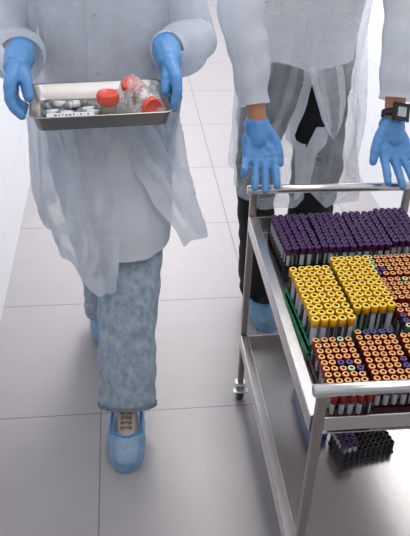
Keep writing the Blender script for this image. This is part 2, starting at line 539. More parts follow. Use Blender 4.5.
def tubes(prefix, origin, yaw, ncol, nrow, pc, pr, ztop, zbase, kind, where, special={}, rcap=0.0074, rbody=0.0062, hcap=0.019, skip=None, out=None):
    """origin = back left tube (x, y); columns to the right, rows towards the front"""
    L = ztop - zbase - 0.006
    ca, sa = math.cos(yaw), math.sin(yaw)
    kb = ('body', rbody, round(L, 4))
    if kb not in CM: CM[kb] = body_mesh(rbody, L, hcap)
    for r in range(nrow):
        for c in range(ncol):
            if skip and skip(r, c): continue
            k = special.get((r, c), kind)
            kk = (k, rcap, hcap)
            if kk not in CM: CM[kk] = cap_mesh(k, rcap, hcap)
            dx, dy = c * pc, -r * pr
            x = origin[0] + dx * ca - dy * sa; y = origin[1] + dx * sa + dy * ca
            if out and out(r, c):       # beyond the photograph's edge: gathered into one object below
                HIDDEN.append((CM[kb], CM[kk], Vector((x, y, zbase)), ztop - zbase)); continue
            root = bpy.data.objects.new(NAMES[k], None); COL.objects.link(root)
            root.empty_display_size = 0.01
            root.location = (x, y, zbase)
            root.rotation_euler = (random.uniform(-.012, .012), random.uniform(-.012, .012), random.uniform(0, 6.28))
            rf = nrow - 1 - r
            rw = 'front row' if rf == 0 else ('%s row from front' % ORD[rf])
            props(root, '%s tube, %s, %s from left, %s' % (WORD[k], rw, ORD[c], where), 'tube', 'tubes in the ' + where)
            b = bpy.data.objects.new('tube_body', CM[kb]); COL.objects.link(b); b.parent = root
            cp = bpy.data.objects.new('cap', CM[kk]); COL.objects.link(cp); cp.parent = root
            cp.location = (0, 0, ztop - zbase)

def rack(origin, yaw, ncol, nrow, pc, pr, z0, z1, zmid, mat, label, margin=0.0, name='tube_rack'):
    """base plate, open lattice the tubes stand in, two end walls"""
    root = empty(name, (origin[0], origin[1], z0), yaw, label, 'tube rack', 'tube racks on the trolley')
    x0, x1 = -pc / 2 - margin, (ncol - 0.5) * pc + margin
    y0, y1 = -(nrow - 0.5) * pr - margin, pr / 2 + margin
    mb = MB(); mb.box((x0, y0, 0), (x1, y1, 0.005), mat, 0.001)
    if margin:
        t = 0.002; zt = z1 - z0
        mb.box((x0, y0, 0.004), (x0 + t, y1, zt), mat); mb.box((x1 - t, y0, 0.004), (x1, y1, zt), mat)
        mb.box((x0, y0, 0.004), (x1, y0 + t, zt), mat); mb.box((x0, y1 - t, 0.004), (x1, y1, zt), mat)
        mb.box((x0 - 0.003, y0 - 0.003, zt), (x0 + t, y1 + 0.003, zt + 0.003), mat, 0.0008)
        mb.box((x1 - t, y0 - 0.003, zt), (x1 + 0.003, y1 + 0.003, zt + 0.003), mat, 0.0008)
    mb.build('base', root)
    mb = MB(); zz = zmid - z0; b = 0.0018
    for c in range(ncol + 1):
        mb.box(((c - 0.5) * pc - b, -(nrow - 0.5) * pr, zz - 0.003), ((c - 0.5) * pc + b, pr / 2, zz), mat)
    for r in range(nrow + 1):
        mb.box((-pc / 2, -(r - 0.5) * pr - b, zz - 0.003), ((ncol - 0.5) * pc, -(r - 0.5) * pr + b, zz), mat)
    mb.build('tube_grid', root)
    for yy in (-(nrow - 0.5) * pr, pr / 2):
        mb = MB(); mb.box((-pc / 2, yy - 0.0015, 0.005), ((ncol - 0.5) * pc, yy + 0.0015, zz), mat)
        mb.build('end_wall', root)
    return root

ZR = FT + 0.0005                # racks stand on the pan
ZBASE = ZR + 0.0052
rad = math.radians
purple = [((0.392, 1.645), rad(2.0), 0.0190, 0.0180, 0.755, 'leftmost purple rack'),
          ((0.496, 1.650), rad(-1.0), 0.0183, 0.0180, 0.755, 'second purple rack'),
          ((0.590, 1.652), rad(-0.5), 0.0183, 0.0180, 0.755, 'third purple rack'),
          ((0.685, 1.670), rad(0.0), 0.0183, 0.0180, 0.752, 'rightmost purple rack')]
for i, (o, yw, pc, pr, zt, wh) in enumerate(purple):
    rack(o, yw, 5, 10, pc, pr, ZR, 0, 0.705, M['rack_black'], ['black rack holding the leftmost block of purple capped tubes',
         'black rack holding the second block of purple capped tubes from left', 'black rack holding the third block of purple capped tubes from left',
         'black rack holding the rightmost block of purple capped tubes'][i])
    tubes('p', o, yw, 5, 10, pc, pr, zt, ZBASE, 'p', wh, rcap=0.0088)
yellow = [((0.384, 1.365), rad(2.0), 0.0197, 0.0216, 0.770, 'left yellow rack'),
          ((0.491, 1.402), rad(1.0), 0.0196, 0.0212, 0.770, 'right yellow rack')]
for i, (o, yw, pc, pr, zt, wh) in enumerate(yellow):
    rack(o, yw, 5, 10, pc, pr, ZR, 0.688, 0.705, M['rack_green'], ['bright green rack under the left block of yellow capped tubes beside the rail',
         'green rack under the right block of yellow capped tubes'][i], margin=0.001 if i else 0.0045)
    tubes('y', o, yw, 5, 10, pc, pr, zt, ZBASE, 'y', wh, rcap=0.0096, rbody=0.0066, hcap=0.020)
orange = [((0.3865, 1.137), rad(-1.0), 5, 10, 0.0176, 0.0182, 0.740, 'front left orange rack',
           {(0, 3): 'g', (4, 2): 'b', (4, 3): 'b', (5, 3): 'g', (5, 4): 'b'}, 'dark rack of orange ringed tubes at the front left corner'),
          ((0.483, 1.157), rad(-1.0), 5, 10, 0.0178, 0.0184, 0.740, 'front middle orange rack',
           {(0, 1): 'b', (0, 2): 'b', (0, 3): 'b', (0, 4): 'b', (5, 4): 'b', (6, 4): 'b'}, 'dark rack of orange ringed tubes in front of the right yellow block'),
          ((0.5785, 1.139), rad(-1.0), 5, 10, 0.0178, 0.0184, 0.740, 'front right orange rack', {}, 'dark rack of orange ringed tubes at the right edge, nearest the front'),
          ((0.600, 1.450), rad(0.5), 10, 5, 0.0177, 0.0185, 0.740, 'rear crosswise orange rack',
           {(0, 0): 'g', (1, 0): 'g', (2, 0): 'g', (3, 0): 'b', (3, 1): 'b', (4, 0): 'b'}, 'dark crosswise rack of orange ringed tubes just before the purple blocks'),
          ((0.604, 1.350), rad(0.5), 10, 5, 0.0177, 0.0183, 0.740, 'middle crosswise orange rack', {(0, 3): 'g'}, 'dark crosswise rack of orange ringed tubes right of the yellow block, second one'),
          ((0.604, 1.246), rad(0.0), 10, 5, 0.0177, 0.0186, 0.740, 'near crosswise orange rack', {(2, 0): 'b', (3, 0): 'b', (4, 0): 'g'}, 'dark crosswise rack of orange ringed tubes right of the yellow front edge')]
for o, yw, nc, nr, pc, pr, zt, wh, sp, lab in orange:
    rack(o, yw, nc, nr, pc, pr, ZR, 0, 0.688, M['rack_maroon'], lab)
    # the right-hand columns lie outside the photograph
    out = None
    if nc == 10: out = lambda r, c: c > 6
    elif wh == 'front right orange rack': out = lambda r, c: c > 2 - r // 3
    tubes('o', o, yw, nc, nr, pc, pr, zt, ZBASE, 'o', wh, sp, rcap=0.0076, rbody=0.0058, hcap=0.024, out=out)
bm = bmesh.new(); mats = []
for bmesh_body, bmesh_cap, p, dz in HIDDEN:
    for me, off in ((bmesh_body, p), (bmesh_cap, p + Vector((0, 0, dz)))):
        t = bmesh.new(); t.from_mesh(me); bmesh.ops.translate(t, vec=off, verts=t.verts)
        for mt in me.materials:
            if mt not in mats: mats.append(mt)
        for f in t.faces: f.material_index = mats.index(me.materials[f.material_index])
        tm = bpy.data.meshes.new('t'); t.to_mesh(tm); t.free(); bm.from_mesh(tm); bpy.data.meshes.remove(tm)
me = bpy.data.meshes.new('far_tubes'); bm.to_mesh(me); bm.free()
for mt in mats: me.materials.append(mt)
props(link_mesh('capped_tubes', me), 'orange ringed tubes filling the rack ends along the right edge of the trolley', 'tubes', None, 'stuff')

# lower shelf: blue rack with tubes, black half-filled rack
ZR2 = FB + 0.0005
bo = (0.484, 1.497)
rack(bo, rad(0), 2, 10, 0.0185, 0.0185, ZR2, 0.291, 0.295, M['rack_blue'], 'blue rack on the lower shelf under the left rail', margin=0.006)
tubes('o', bo, rad(0), 2, 10, 0.0185, 0.0185, 0.352, ZR2 + 0.0052, 'o', 'lower shelf blue rack', rcap=0.0073, rbody=0.0058, hcap=0.014)
ko = (0.524, 1.290); kyaw = rad(10); kp = 0.0156
kr = empty('tube_rack', (ko[0], ko[1], ZR2), kyaw, 'black open-celled rack on the lower shelf, mostly empty, purple tubes at its left', 'tube rack', 'tube racks on the trolley')
mb = MB()
mb.box((-0.008, -4.5 * kp, 0), (9.5 * kp, 0.008, 0.004), M['rack_black'], 0.001)
mb.build('base', kr)
mb = MB()
for r in range(5):
    for c in range(10):
        mb.lathe([(0.0072, 0.003), (0.0076, 0.0355), (0.0070, 0.0365), (0.0064, 0.0355), (0.0062, 0.004)], [M['rack_black'], M['rack_rim'], M['rack_rim'], M['rack_black']], 12, (c * kp, -r * kp, 0), close=False)
mb.build('cell_block', kr)
tubes('p', ko, kyaw, 4, 5, kp, kp, 0.311, ZR2 + 0.0052, 'p', 'lower shelf black rack', rcap=0.0074, rbody=0.0056, hcap=0.012,
      skip=lambda r, c: c == 3 and r in (2, 3, 4))

# ------------------------------------------------------------------ people
def hand(name, parent, org, wrist, wr, fingers, thumb, palm_r, extra=()):
    """fingers: four lists of joints (knuckle .. tip) with radii; one fused glove surface"""
    caps = [(a, b, ra, rb) for a, b, ra, rb in zip(wrist, wrist[1:], wr, wr[1:])]
    base = Vector(wrist[-1])
    kn = [Vector(f[0][0]) for f in fingers]
    c = sum(kn, Vector()) / 4
    heel = [base + (k - c) * 0.66 for k in kn]
    r0 = wr[-1] * 0.58
    for f, k, h in zip(fingers, kn, heel):
        caps.append((h, k, r0, palm_r))
        for a, b in zip(f, f[1:]):
            caps.append((a[0], b[0], a[1], b[1]))
    for i in range(3):
        for t in (0.0, 0.2, 0.4, 0.6, 0.8, 1.0):
            r = (r0 + (palm_r - r0) * t) * 0.98
            caps.append((heel[i].lerp(kn[i], t), heel[i + 1].lerp(kn[i + 1], t), r, r))
    caps.append((Vector(wrist[-2]), base, wr[-2], r0 * 1.25))
    for a, b in zip(thumb, thumb[1:]):
        caps.append((a[0], b[0], a[1], b[1]))
    caps.append((thumb[0][0], heel[0] if (heel[0] - Vector(thumb[0][0])).length < (heel[3] - Vector(thumb[0][0])).length else heel[3], thumb[0][1], palm_r * 1.3))
    caps.append((thumb[1][0], base.lerp(c, 0.5), thumb[1][1] * 0.9, palm_r))
    caps += list(extra)
    return blob(name, caps, M['glove'], 0.0026, 4, parent, org, wrinkle=0.0014, wscale=75)

def head(parent, org, c, tilt, hair_long=False):
    """skull with brow, nose, lips, ears as capsules (added to the body); returns caps"""
    c = Vector(c)
    V = lambda x, y, z: tuple(c + Vector((x, y * math.cos(tilt) - z * math.sin(tilt), y * math.sin(tilt) + z * math.cos(tilt))))
    caps = [(V(0, 0.01, 0.02), V(0, 0.02, 0.04), (0.073, 0.09, 0.09), (0.073, 0.09, 0.085)),
            (V(0, -0.03, -0.04), V(0, -0.05, -0.085), 0.058, 0.032),
            (V(0, -0.085, 0.0), V(0, -0.102, -0.032), 0.008, 0.013),
            (V(-0.018, -0.082, -0.062), V(0.018, -0.082, -0.062), 0.008, 0.008),
            (V(-0.045, -0.066, 0.022), V(0.045, -0.066, 0.022), 0.014, 0.014)]
    for s in (-1, 1):
        caps.append((V(s * 0.078, 0.012, 0.018), V(s * 0.074, 0.008, -0.02), 0.013, 0.009))
    return caps, V

def make_head_parts(parent, org, V):
    mb = MB()
    for s in (-1, 1):
        p = Vector(V(s * 0.03, -0.076, 0.004)) - Vector(org)
        mb.lathe([(0.001, -0.010), (0.009, -0.005), (0.0105, 0), (0.009, 0.005), (0.001, 0.010)], M['eye'], 12, p)
    mb.build('eyes', parent)
    o = Vector(org)
    blob('hair', [(V(0, 0.02, 0.05), V(0, 0.045, 0.02), (0.08, 0.095, 0.085), (0.08, 0.075, 0.09)), (V(0, 0.05, 0.0), V(0, 0.06, -0.05), 0.07, 0.05)], M['hair'], 0.008, 3, parent, org, wrinkle=0.006, wscale=60)

def shoe(parent, org, toe, heel, w, mat, covermat, sock_h=0.10):
    """shoe with an outer disposable cover; toe and heel on the floor"""
    toe = Vector(toe); heel = Vector(heel); d = (toe - heel).normalized(); L = (toe - heel).length
    up = Vector((0, 0, 1))
    sd = d.cross(up).normalized()
    def P(f, s, z): return tuple(heel + d * (f * L) + sd * s * w + up * z)
    caps = [(P(0.13, 0, 0.036), P(0.5, 0, 0.034), (0.03, 0.03, 0.034), (0.036, 0.036, 0.032)),
            (P(0.5, 0, 0.034), P(0.86, 0, 0.030), (0.036, 0.036, 0.032), (0.037, 0.037, 0.027)),
            (P(0.18, 0, 0.05), P(0.30, 0, sock_h), 0.034, 0.034),
            (P(0.30, 0, sock_h), P(0.72, 0, 0.045), 0.034, 0.028)]
    sh = blob('shoe', caps, mat, 0.005, 3, parent, org)
    return sh, P

def cover(parent, org, P, w=1.0, seed=0.0, ztop=0.075):
    """bag-like overshoe: loft of cross sections heel -> toe, open at the instep, ruffled elastic edge"""
    rows = []; nf = 26; ns = 28
    for i in range(nf + 1):
        f = -0.035 + 1.075 * i / nf
        e = math.sqrt(max(0.0, 1 - abs(2 * (f - 0.5) / 1.08) ** 3.4 * 0.98))
        half = 0.057 * (0.55 * e ** 0.5 + 0.45 * e) * (0.92 + 0.12 * sm(f))
        top = keyed([(-0.04, 0.080), (0.1, 0.090), (0.5, 0.094), (0.66, 0.094), (0.8, 0.086), (0.95, 0.064), (1.04, 0.03)], f)[0]
        open_half = 1.10 * (1 - sm((f - 0.68) / 0.14)) if f > 0.02 else 0.0
        if f <= 0.02: open_half = 0.3
        row = []
        for j in range(ns + 1):
            u = -1 + 2 * j / ns
            ang = u * (PI - open_half * 0.75) - PI / 2  # from the top seam round underneath
            x = half * math.cos(ang) * 1.06; z = top / 2 + top / 2 * math.sin(ang)
            se = 0.72
            x = math.copysign(abs(math.cos(ang)) ** se, math.cos(ang)) * half
            z = top / 2 + top / 2 * math.copysign(abs(math.sin(ang)) ** se, math.sin(ang))
            k = 0.0045 * noise.noise(Vector((x * 60, f * 14, z * 60 + seed))) + 0.002 * math.sin(j * 2.3 + seed) * sm((f - 0.4) * 3)
            x *= (1 + k * 12); z = max(0.0025, z + k * sm(z * 20))
            row.append(Vector(P(f, 0, z)) + (Vector(P(f, 1, z)) - Vector(P(f, 0, z))).normalized() * x * w - Vector(org))
        rows.append(row)
    for q in (0, -1):
        c = sum(rows[q], Vector()) / len(rows[q])
        rr = [c.copy() for _ in rows[q]]
        rows = [rr] + rows if q == 0 else rows + [rr]
    mb = MB(); mb.grid(rows, M['cover'])
    cv = mb.build('shoe_cover', parent)
    # elastic edge following the opening
    pts = [r[0] for r in rows if True][3:22] + [r[-1] for r in rows][3:22][::-1]
    mb = MB(); mb.tube(pts, 0.0035, M['covertight'], 8)
    mb.build('elastic_band', cv)
    return cv

def trouser_mb(paths, org, mat, folds, seed, sq=(1, 1)):
    mb = MB()
    for p in paths:
        mb.grid(sleeve_rows(p, org, n=60, seg=40, folds=folds, seed=seed, sq=sq), mat, closed=True)
    return mb

# ---- person carrying the steel tray
O1 = Vector((-0.04, 1.88, 0))
p1 = empty('person', O1, 0, 'person in sheer white coat and washed jeans striding with a steel tray', 'person')
C1 = (-0.055, 1.90, 1.63)
hc, HV = head(p1, O1, C1, 0.12)
body = [((-0.03, 1.92, 0.93), (-0.045, 1.93, 1.12), (0.135, 0.075, 0.10), (0.125, 0.085, 0.09)),
        ((-0.045, 1.93, 1.12), (-0.05, 1.93, 1.33), (0.125, 0.085, 0.09), (0.15, 0.095, 0.09)),
        ((-0.22, 1.94, 1.40), (0.12, 1.94, 1.40), 0.055, 0.055),
        ((-0.05, 1.935, 1.40), (-0.055, 1.915, 1.54), 0.062, 0.056),
        ((-0.22, 1.94, 1.40), (-0.285, 1.955, 1.14), 0.050, 0.036), ((-0.285, 1.955, 1.14), (-0.242, 1.735, 1.168), 0.036, 0.022),
        ((0.12, 1.94, 1.40), (0.170, 1.955, 1.15), 0.050, 0.036), ((0.170, 1.955, 1.15), (0.111, 1.765, 1.174), 0.036, 0.022),
        ((0.04, 1.90, 0.90), (0.0, 1.74, 0.50), 0.064, 0.056), ((0.0, 1.74, 0.50), (-0.022, 1.655, 0.11), 0.056, 0.036),
        ((-0.022, 1.655, 0.10), (-0.030, 1.53, 0.05), 0.034, 0.026),
        ((-0.11, 1.92, 0.90), (-0.100, 1.95, 0.50), 0.064, 0.056), ((-0.100, 1.93, 0.50), (-0.095, 2.16, 0.14), 0.056, 0.036),
        ((-0.095, 2.16, 0.12), (-0.098, 2.08, 0.05), 0.034, 0.026)] + hc
blob('body', body, M['skin'], 0.010, 4, p1, O1)
make_head_parts(p1, O1, HV)
jeans = trouser_mb([[(0.035, 1.92, 1.00, 0.125), (0.03, 1.89, 0.82, 0.108), (0.010, 1.785, 0.60, 0.090), (-0.010, 1.700, 0.42, 0.089), (-0.018, 1.640, 0.25, 0.086), (-0.0225, 1.615, 0.120, 0.088)],
                    [(-0.105, 1.92, 1.00, 0.125), (-0.108, 1.92, 0.82, 0.112), (-0.102, 1.94, 0.60, 0.090), (-0.096, 2.00, 0.42, 0.080), (-0.092, 2.09, 0.25, 0.076), (-0.092, 2.15, 0.085, 0.080)]],
                   O1, M['denim'], 0.0045, 1.3, (1, 0.55)).build('jeans', p1)
mb = MB(); ring = sleeve_rows([(-0.0222, 1.6165, 0.128, 0.0895), (-0.0226, 1.6142, 0.1165, 0.0895)], O1, n=3, seg=40, folds=0.004, seed=1.3, sq=(0.57, 0.57))
mb.grid(ring, M['denimdark'], closed=True); mb.build('hem_seam', jeans)
# shoes
sh, P = shoe(p1, O1, (-0.034, 1.455, 0), (-0.022, 1.715, 0), 1.0, M['sneaker'], None, 0.105)
mb = MB()
for k in range(7):
    f = 0.36 + 0.050 * k
    z = 0.1415 - 0.0078 * k
    for sg in (-1, 1):
        a = Vector(P(f, 0, z)) + Vector((-0.017 * sg, 0, 0)) - O1; b = Vector(P(f + 0.014, 0, z - 0.003)) + Vector((0.017 * sg, 0, 0)) - O1
        mb.tube([a, (a + b) / 2 + Vector((0, 0, 0.004)), b], 0.0026, M['lace'], 6)
mb.build('laces', sh)
cover(p1, O1, P, 1.0, 0.4)
sh, P = shoe(p1, O1, (-0.098, 2.045, 0), (-0.094, 2.295, 0), 1.0, M['sneaker'], None, 0.105)
cover(p1, O1, P, 1.0, 2.1)
# shirt and coat
gown('shirt', M['shirtgrey'], 1.45, [(1.45, -0.05, 1.935, 0.15, 0.085), (1.25, -0.05, 1.93, 0.165, 0.10), (1.0, -0.045, 1.93, 0.165, 0.112), (0.8, -0.03, 1.90, 0.162, 0.165), (0.66, -0.012, 1.85, 0.142, 0.180), (0.55, -0.004, 1.81, 0.118, 0.178)],
     [(-100, 0.615), (280, 0.615)], [(0.5, 0), (1.5, 0)], [(0.5, 0), (1.5, 0)], 0.0025, p1, O1, seed=4)
def push1(th, z):
    t = th if th < 200 else th - 360
    k = max(0, 1 - abs(t + 28) / 50) * sm((0.98 - z) / 0.4)
    return (0.085 * k, -0.02 * k, 0.0)
coat = gown('lab_coat', M['coat'], 1.46,
     [(1.46, -0.05, 1.935, 0.165, 0.10), (1.30, -0.05, 1.93, 0.19, 0.115), (1.10, -0.055, 1.93, 0.195, 0.124), (0.90, -0.062, 1.92, 0.208, 0.150), (0.75, -0.062, 1.88, 0.205, 0.178), (0.60, -0.03, 1.835, 0.185, 0.200), (0.48, -0.02, 1.80, 0.150, 0.19)],
     [(-90, 0.66), (-40, 0.635), (0, 0.64), (60, 0.65), (120, 0.65), (180, 0.68), (225, 0.61), (246, 0.520), (260, 0.54), (290, 0.62)],
     [(0.5, 56), (0.62, 44), (0.75, 30), (0.88, 10), (0.95, 0)], [(0.5, 14), (0.62, 3), (0.75, -14), (0.9, -14), (1.0, -4), (1.1, 0)], 0.0115, p1, O1, push1, seed=1.7, placket=4, pleats=[(0.985, 0.90, 0.46, 0.99, 0.030), (0.93, 0.83, 0.40, 0.985, 0.026), (0.88, 0.90, 0.30, 0.97, 0.014), (0.83, 0.77, 0.45, 0.99, 0.030), (0.03, 0.06, 0.42, 0.985, 0.03), (0.08, 0.14, 0.5, 0.99, 0.022)])
for zb, yb in ((1.245, 1.812), (1.10, 1.803)):
    mb = MB(); mb.lathe([(0.002, 0), (0.006, 0.0005), (0.0065, 0.002), (0.004, 0.0025)], M['button'], 14, Vector((-0.062, yb, zb)) - O1, axis=(0, -1, 0))
    mb.build('button', coat)
sleeve('coat_sleeve', M['sleeve'], [(-0.19, 1.94, 1.43, 0.080), (-0.265, 1.95, 1.28, 0.076), (-0.305, 1.93, 1.155, 0.074), (-0.268, 1.81, 1.142, 0.068), (-0.242, 1.715, 1.168, 0.046)], p1, O1, folds=0.009, seed=2)
sleeve('coat_sleeve', M['sleeve'], [(0.09, 1.94, 1.43, 0.080), (0.150, 1.95, 1.28, 0.076), (0.180, 1.93, 1.165, 0.070), (0.148, 1.83, 1.150, 0.066), (0.112, 1.748, 1.172, 0.046)], p1, O1, folds=0.009, seed=5)
# gloved hands on the ends of the tray
def tray_hand(sx, X, dy, dz, wx, fx):
    """sx = -1 for the hand at the left end of the tray, +1 right; X = rim x"""
    q = lambda x, y, z: (X + sx * x, y + dy, z + dz)
    wrist = (q(wx, 1.745, 1.170), q(wx, 1.705, 1.168), q(wx + 0.003, 1.668, 1.160))
    fing = []
    for k, (yy, zz) in enumerate(((1.580, 1.116), (1.603, 1.109), (1.626, 1.105), (1.648, 1.103))):
        fing.append([(q(fx, yy + 0.014, zz + 0.026), 0.0150), (q(fx + 0.002, yy - 0.004, zz - 0.002), 0.0122), (q(fx - 0.004, yy - 0.008, zz - 0.020), 0.0110), (q(0.012, yy - 0.010, 1.076), 0.0098)])
    thumb = [(q(wx - 0.004, 1.672, 1.152), 0.024), (q(0.010, 1.640, 1.152), 0.0185), (q(-0.001, 1.612, 1.134), 0.0150), (q(-0.005, 1.594, 1.112), 0.0125)]
    return wrist, fing, thumb
for sx, X, dy, dz, wx, fx in ((-1, -0.219, 0.0, 0.002, 0.022, 0.034), (1, 0.104, 0.030, 0.004, 0.006, 0.020)):
    wri, fi, th = tray_hand(sx, X, dy, dz, wx, fx)
    hand('glove', p1, O1, wri, (0.037, 0.036, 0.032), fi, th, 0.0150)

# ---- the steel tray and what lies in it
tray = empty('sample_tray', (-0.057, 1.652, 1.052), rad(5.3), 'shallow stainless steel tray held level in two blue gloved hands', 'tray')
mb = MB()
def rrect(hx, hy, r, z, n=6):
    pts = []
    for cx, cy, a0 in ((hx - r, hy - r, 0), (-hx + r, hy - r, 90), (-hx + r, -hy + r, 180), (hx - r, -hy + r, 270)):
        for i in range(n + 1):
            a = rad(a0 + 90 * i / n); pts.append((cx + r * math.cos(a), cy + r * math.sin(a), z))
    return pts
TXH, TYH = 0.163, 0.116
prof = [(TXH - 0.022, TYH - 0.022, 0.018, 0.0015), (TXH - 0.015, TYH - 0.015, 0.02, 0.0045), (TXH - 0.006, TYH - 0.006, 0.022, 0.036), (TXH - 0.004, TYH - 0.004, 0.022, 0.0385), (TXH, TYH, 0.024, 0.0385),
        (TXH, TYH, 0.024, 0.0365), (TXH - 0.005, TYH - 0.005, 0.022, 0.0355), (TXH - 0.0135, TYH - 0.0135, 0.02, 0.003), (TXH - 0.021, TYH - 0.021, 0.018, 0.0)]
vr = mb.grid([rrect(*p[:3], p[3]) for p in prof], M['pansteel'], closed=True)
mb.bm.faces.new(vr[0]); mb.bm.faces.new(vr[-1])
mb.build('pan', tray)
ca, sa = math.cos(rad(5.3)), math.sin(rad(5.3))
def T(x, y, z):     # tray local to world
    return Vector((-0.057 + x * ca - y * sa, 1.652 + x * sa + y * ca, 1.052 + z))
FZ = 0.0016
def specimen_cup(loc, axis, label, content):
    root = empty('specimen_cup', loc, 0, label, 'specimen cup', 'red lidded specimen cups')
    root.rotation_mode = 'QUATERNION'; root.scale = (1.0, 1.0, 1.42)
    root.rotation_quaternion = Vector((0, 0, 1)).rotation_difference(Vector(axis))
    mb = MB(); mb.lathe([(0.0005, 0.0), (0.0175, 0.0), (0.0185, 0.002), (0.0215, 0.040), (0.0205, 0.040), (0.0178, 0.0025), (0.0005, 0.0022)], M['cupclear'], 28, close=False); mb.build('cup', root)
    mb = MB(); mb.lathe([(0.0005, 0.0026), (0.0172, 0.0028), (0.0186, 0.026), (0.010, 0.0285), (0.0005, 0.027)], M[content], 24, close=False); mb.build('contents', root)
    mb = MB(); bm0 = [(0.0245, 0.033), (0.0252, 0.034), (0.0252, 0.047), (0.0238, 0.049), (0.020, 0.0495), (0.019, 0.0485), (0.0005, 0.0485)]
    mb.lathe(bm0, M['redlid'], 40, close=False)
    for k in range(20):
        a = 2 * PI * k / 20
        mb.box((0.0252 * math.cos(a) - 0.001, 0.0252 * math.sin(a) - 0.001, 0.0345), (0.0252 * math.cos(a) + 0.001, 0.0252 * math.sin(a) + 0.001, 0.0465), M['redlid'])
    mb.build('lid', root)
    return root
specimen_cup(T(0.016, -0.058, FZ), (0, -0.04, 1), 'red lidded specimen cup standing outside the bag, mid tray', 'specimen')
specimen_cup(T(0.078, 0.018, FZ + 0.0085), (0.06, -0.42, 1), 'red lidded specimen cup tilted inside the clear bag', 'pink')
specimen_cup(T(0.096, -0.016, FZ + 0.0262), (0.45, -1, 0.10), 'pinkish specimen cup lying inside the bag, lid towards the tray corner', 'pink')

# clear zip bag draped over two cups
def bagpt(u, v, top):
    x = 0.040 + 0.112 * u; y = -0.092 + 0.165 * v
    e = (1 - abs(2 * u - 1) ** 4) * (1 - abs(2 * v - 1) ** 4)
    hgt = 0.066 * math.exp(-((x - 0.077) ** 2 + (y - 0.02) ** 2) / 0.0024) + 0.060 * math.exp(-((x - 0.100) ** 2 + (y + 0.05) ** 2) / 0.0026)
    z = FZ + (0.005 + hgt * 1.02 if top else 0.0010)
    if top:
        z += 0.006 * noise.noise(Vector((x * 55, y * 55, 3.0))) + 0.004 * noise.noise(Vector((x * 130, y * 110, 8.0)))
        z = FZ + 0.0014 + (z - FZ - 0.0014) * min(1, e * 1.6)
        z = max(z, FZ + 0.0014)
        z += 0.030 * sm((u - 0.72) / 0.28) * (0.6 + 0.5 * noise.noise(Vector((v * 5, 1, 2))))
        z += 0.026 * sm((v - 0.72) / 0.28)
    else:
        z += 0.030 * sm((u - 0.72) / 0.28) * (0.6 + 0.5 * noise.noise(Vector((v * 5, 1, 2)))) + 0.026 * sm((v - 0.72) / 0.28)
    return T(x, y, z)
b0 = T(0.095, -0.01, FZ)
mb = MB()
nb = 44
mb.grid([[bagpt(i / nb, j / nb, True) - b0 for i in range(nb + 1)] for j in range(nb + 1)], M['bag'])
o = mb.build('film', None)
bag = empty('zip_bag', b0, 0, 'crumpled clear zip bag with two red lidded cups in the tray', 'bag')
o.parent = bag
mb = MB()
mb.tube([bagpt(0.02 + 0.96 * i / 20, 0.985, True) - b0 for i in range(21)], 0.0016, M['bag'], 6)
mb.tube([bagpt(0.02 + 0.96 * i / 20, 0.94, True) - b0 for i in range(21)], 0.0012, M['bag'], 6)
mb.build('zip_strip', bag)

# small labelled vials lying on the left of the tray
vials = [(-0.110, 0.020, 0.012, 8, 'at the rear left, beside the thumb'), (-0.058, 0.040, 0.0075, -4, 'at the back of the heap'),
         (-0.040, 0.022, 0.0075, -14, 'under the back of the heap, right of centre'), (-0.112, -0.014, 0.0075, 12, 'leftmost of the heap'),
         (-0.078, -0.026, 0.0075, -6, 'in the middle of the heap'), (-0.028, -0.006, 0.0075, 10, 'right middle of the heap'),
         (-0.060, -0.002, 0.0205, 16, 'on top of the heap'), (-0.018, -0.028, 0.0075, -8, 'nearest the standing cup'),
         (-0.092, 0.006, 0.0200, -18, 'resting crosswise on the left of the heap')]
for i, (x, y, z, a, wh) in enumerate(vials):
    root = empty('sample_vial', T(x, y, FZ + z), rad(5.3 + a), 'small clear vial with white label lying %s' % wh, 'vial', 'labelled vials in the steel tray')
    root.scale = (1.25, 1.22, 1.22); root.location.z += 0.002
    mb = MB(); mb.tube([(-0.022, 0, 0), (-0.017, 0, 0), (0.016, 0, 0)], [0.003, 0.0062, 0.0062], M['vial'], 14); mb.build('vial_body', root)
    mb = MB(); mb.tube([(-0.012, 0, 0), (0.010, 0, 0)], 0.0066, M['white'], 14); mb.build('label_wrap', root)
    mb = MB(); mb.tube([(0.0162, 0, 0), (0.017, 0, 0), (0.025, 0, 0), (0.026, 0, 0)], [0.006, 0.0072, 0.0072, 0.006], M['vial'], 14); mb.build('vial_cap', root)
# white printed strip along the front of the tray
root = empty('printed_box', T(-0.072, -0.080, FZ), rad(5.3), 'white strip with a row of dark printed marks along the tray front', 'label strip')
mb = MB(); mb.box((-0.054, -0.014, 0.0), (0.054, 0.014, 0.028), M['white'], 0.001)
mb.build('lid', root)
mb = MB()
for k, (wd, hh) in enumerate(((.006, .009), (.003, .008), (.005, .005), (.005, .009), (.006, .008), (.004, .009), (.003, .004), (.006, .007), (.003, .003), (.005, .008))):
    x = -0.034 + k * 0.0082; y = 0.001 * ((k % 3) - 1)
    mb.box((x - wd / 2, y - hh / 2, 0.0278), (x + wd / 2, y + hh / 2, 0.0284), M['ink'])
mb.build('print_marks', root)

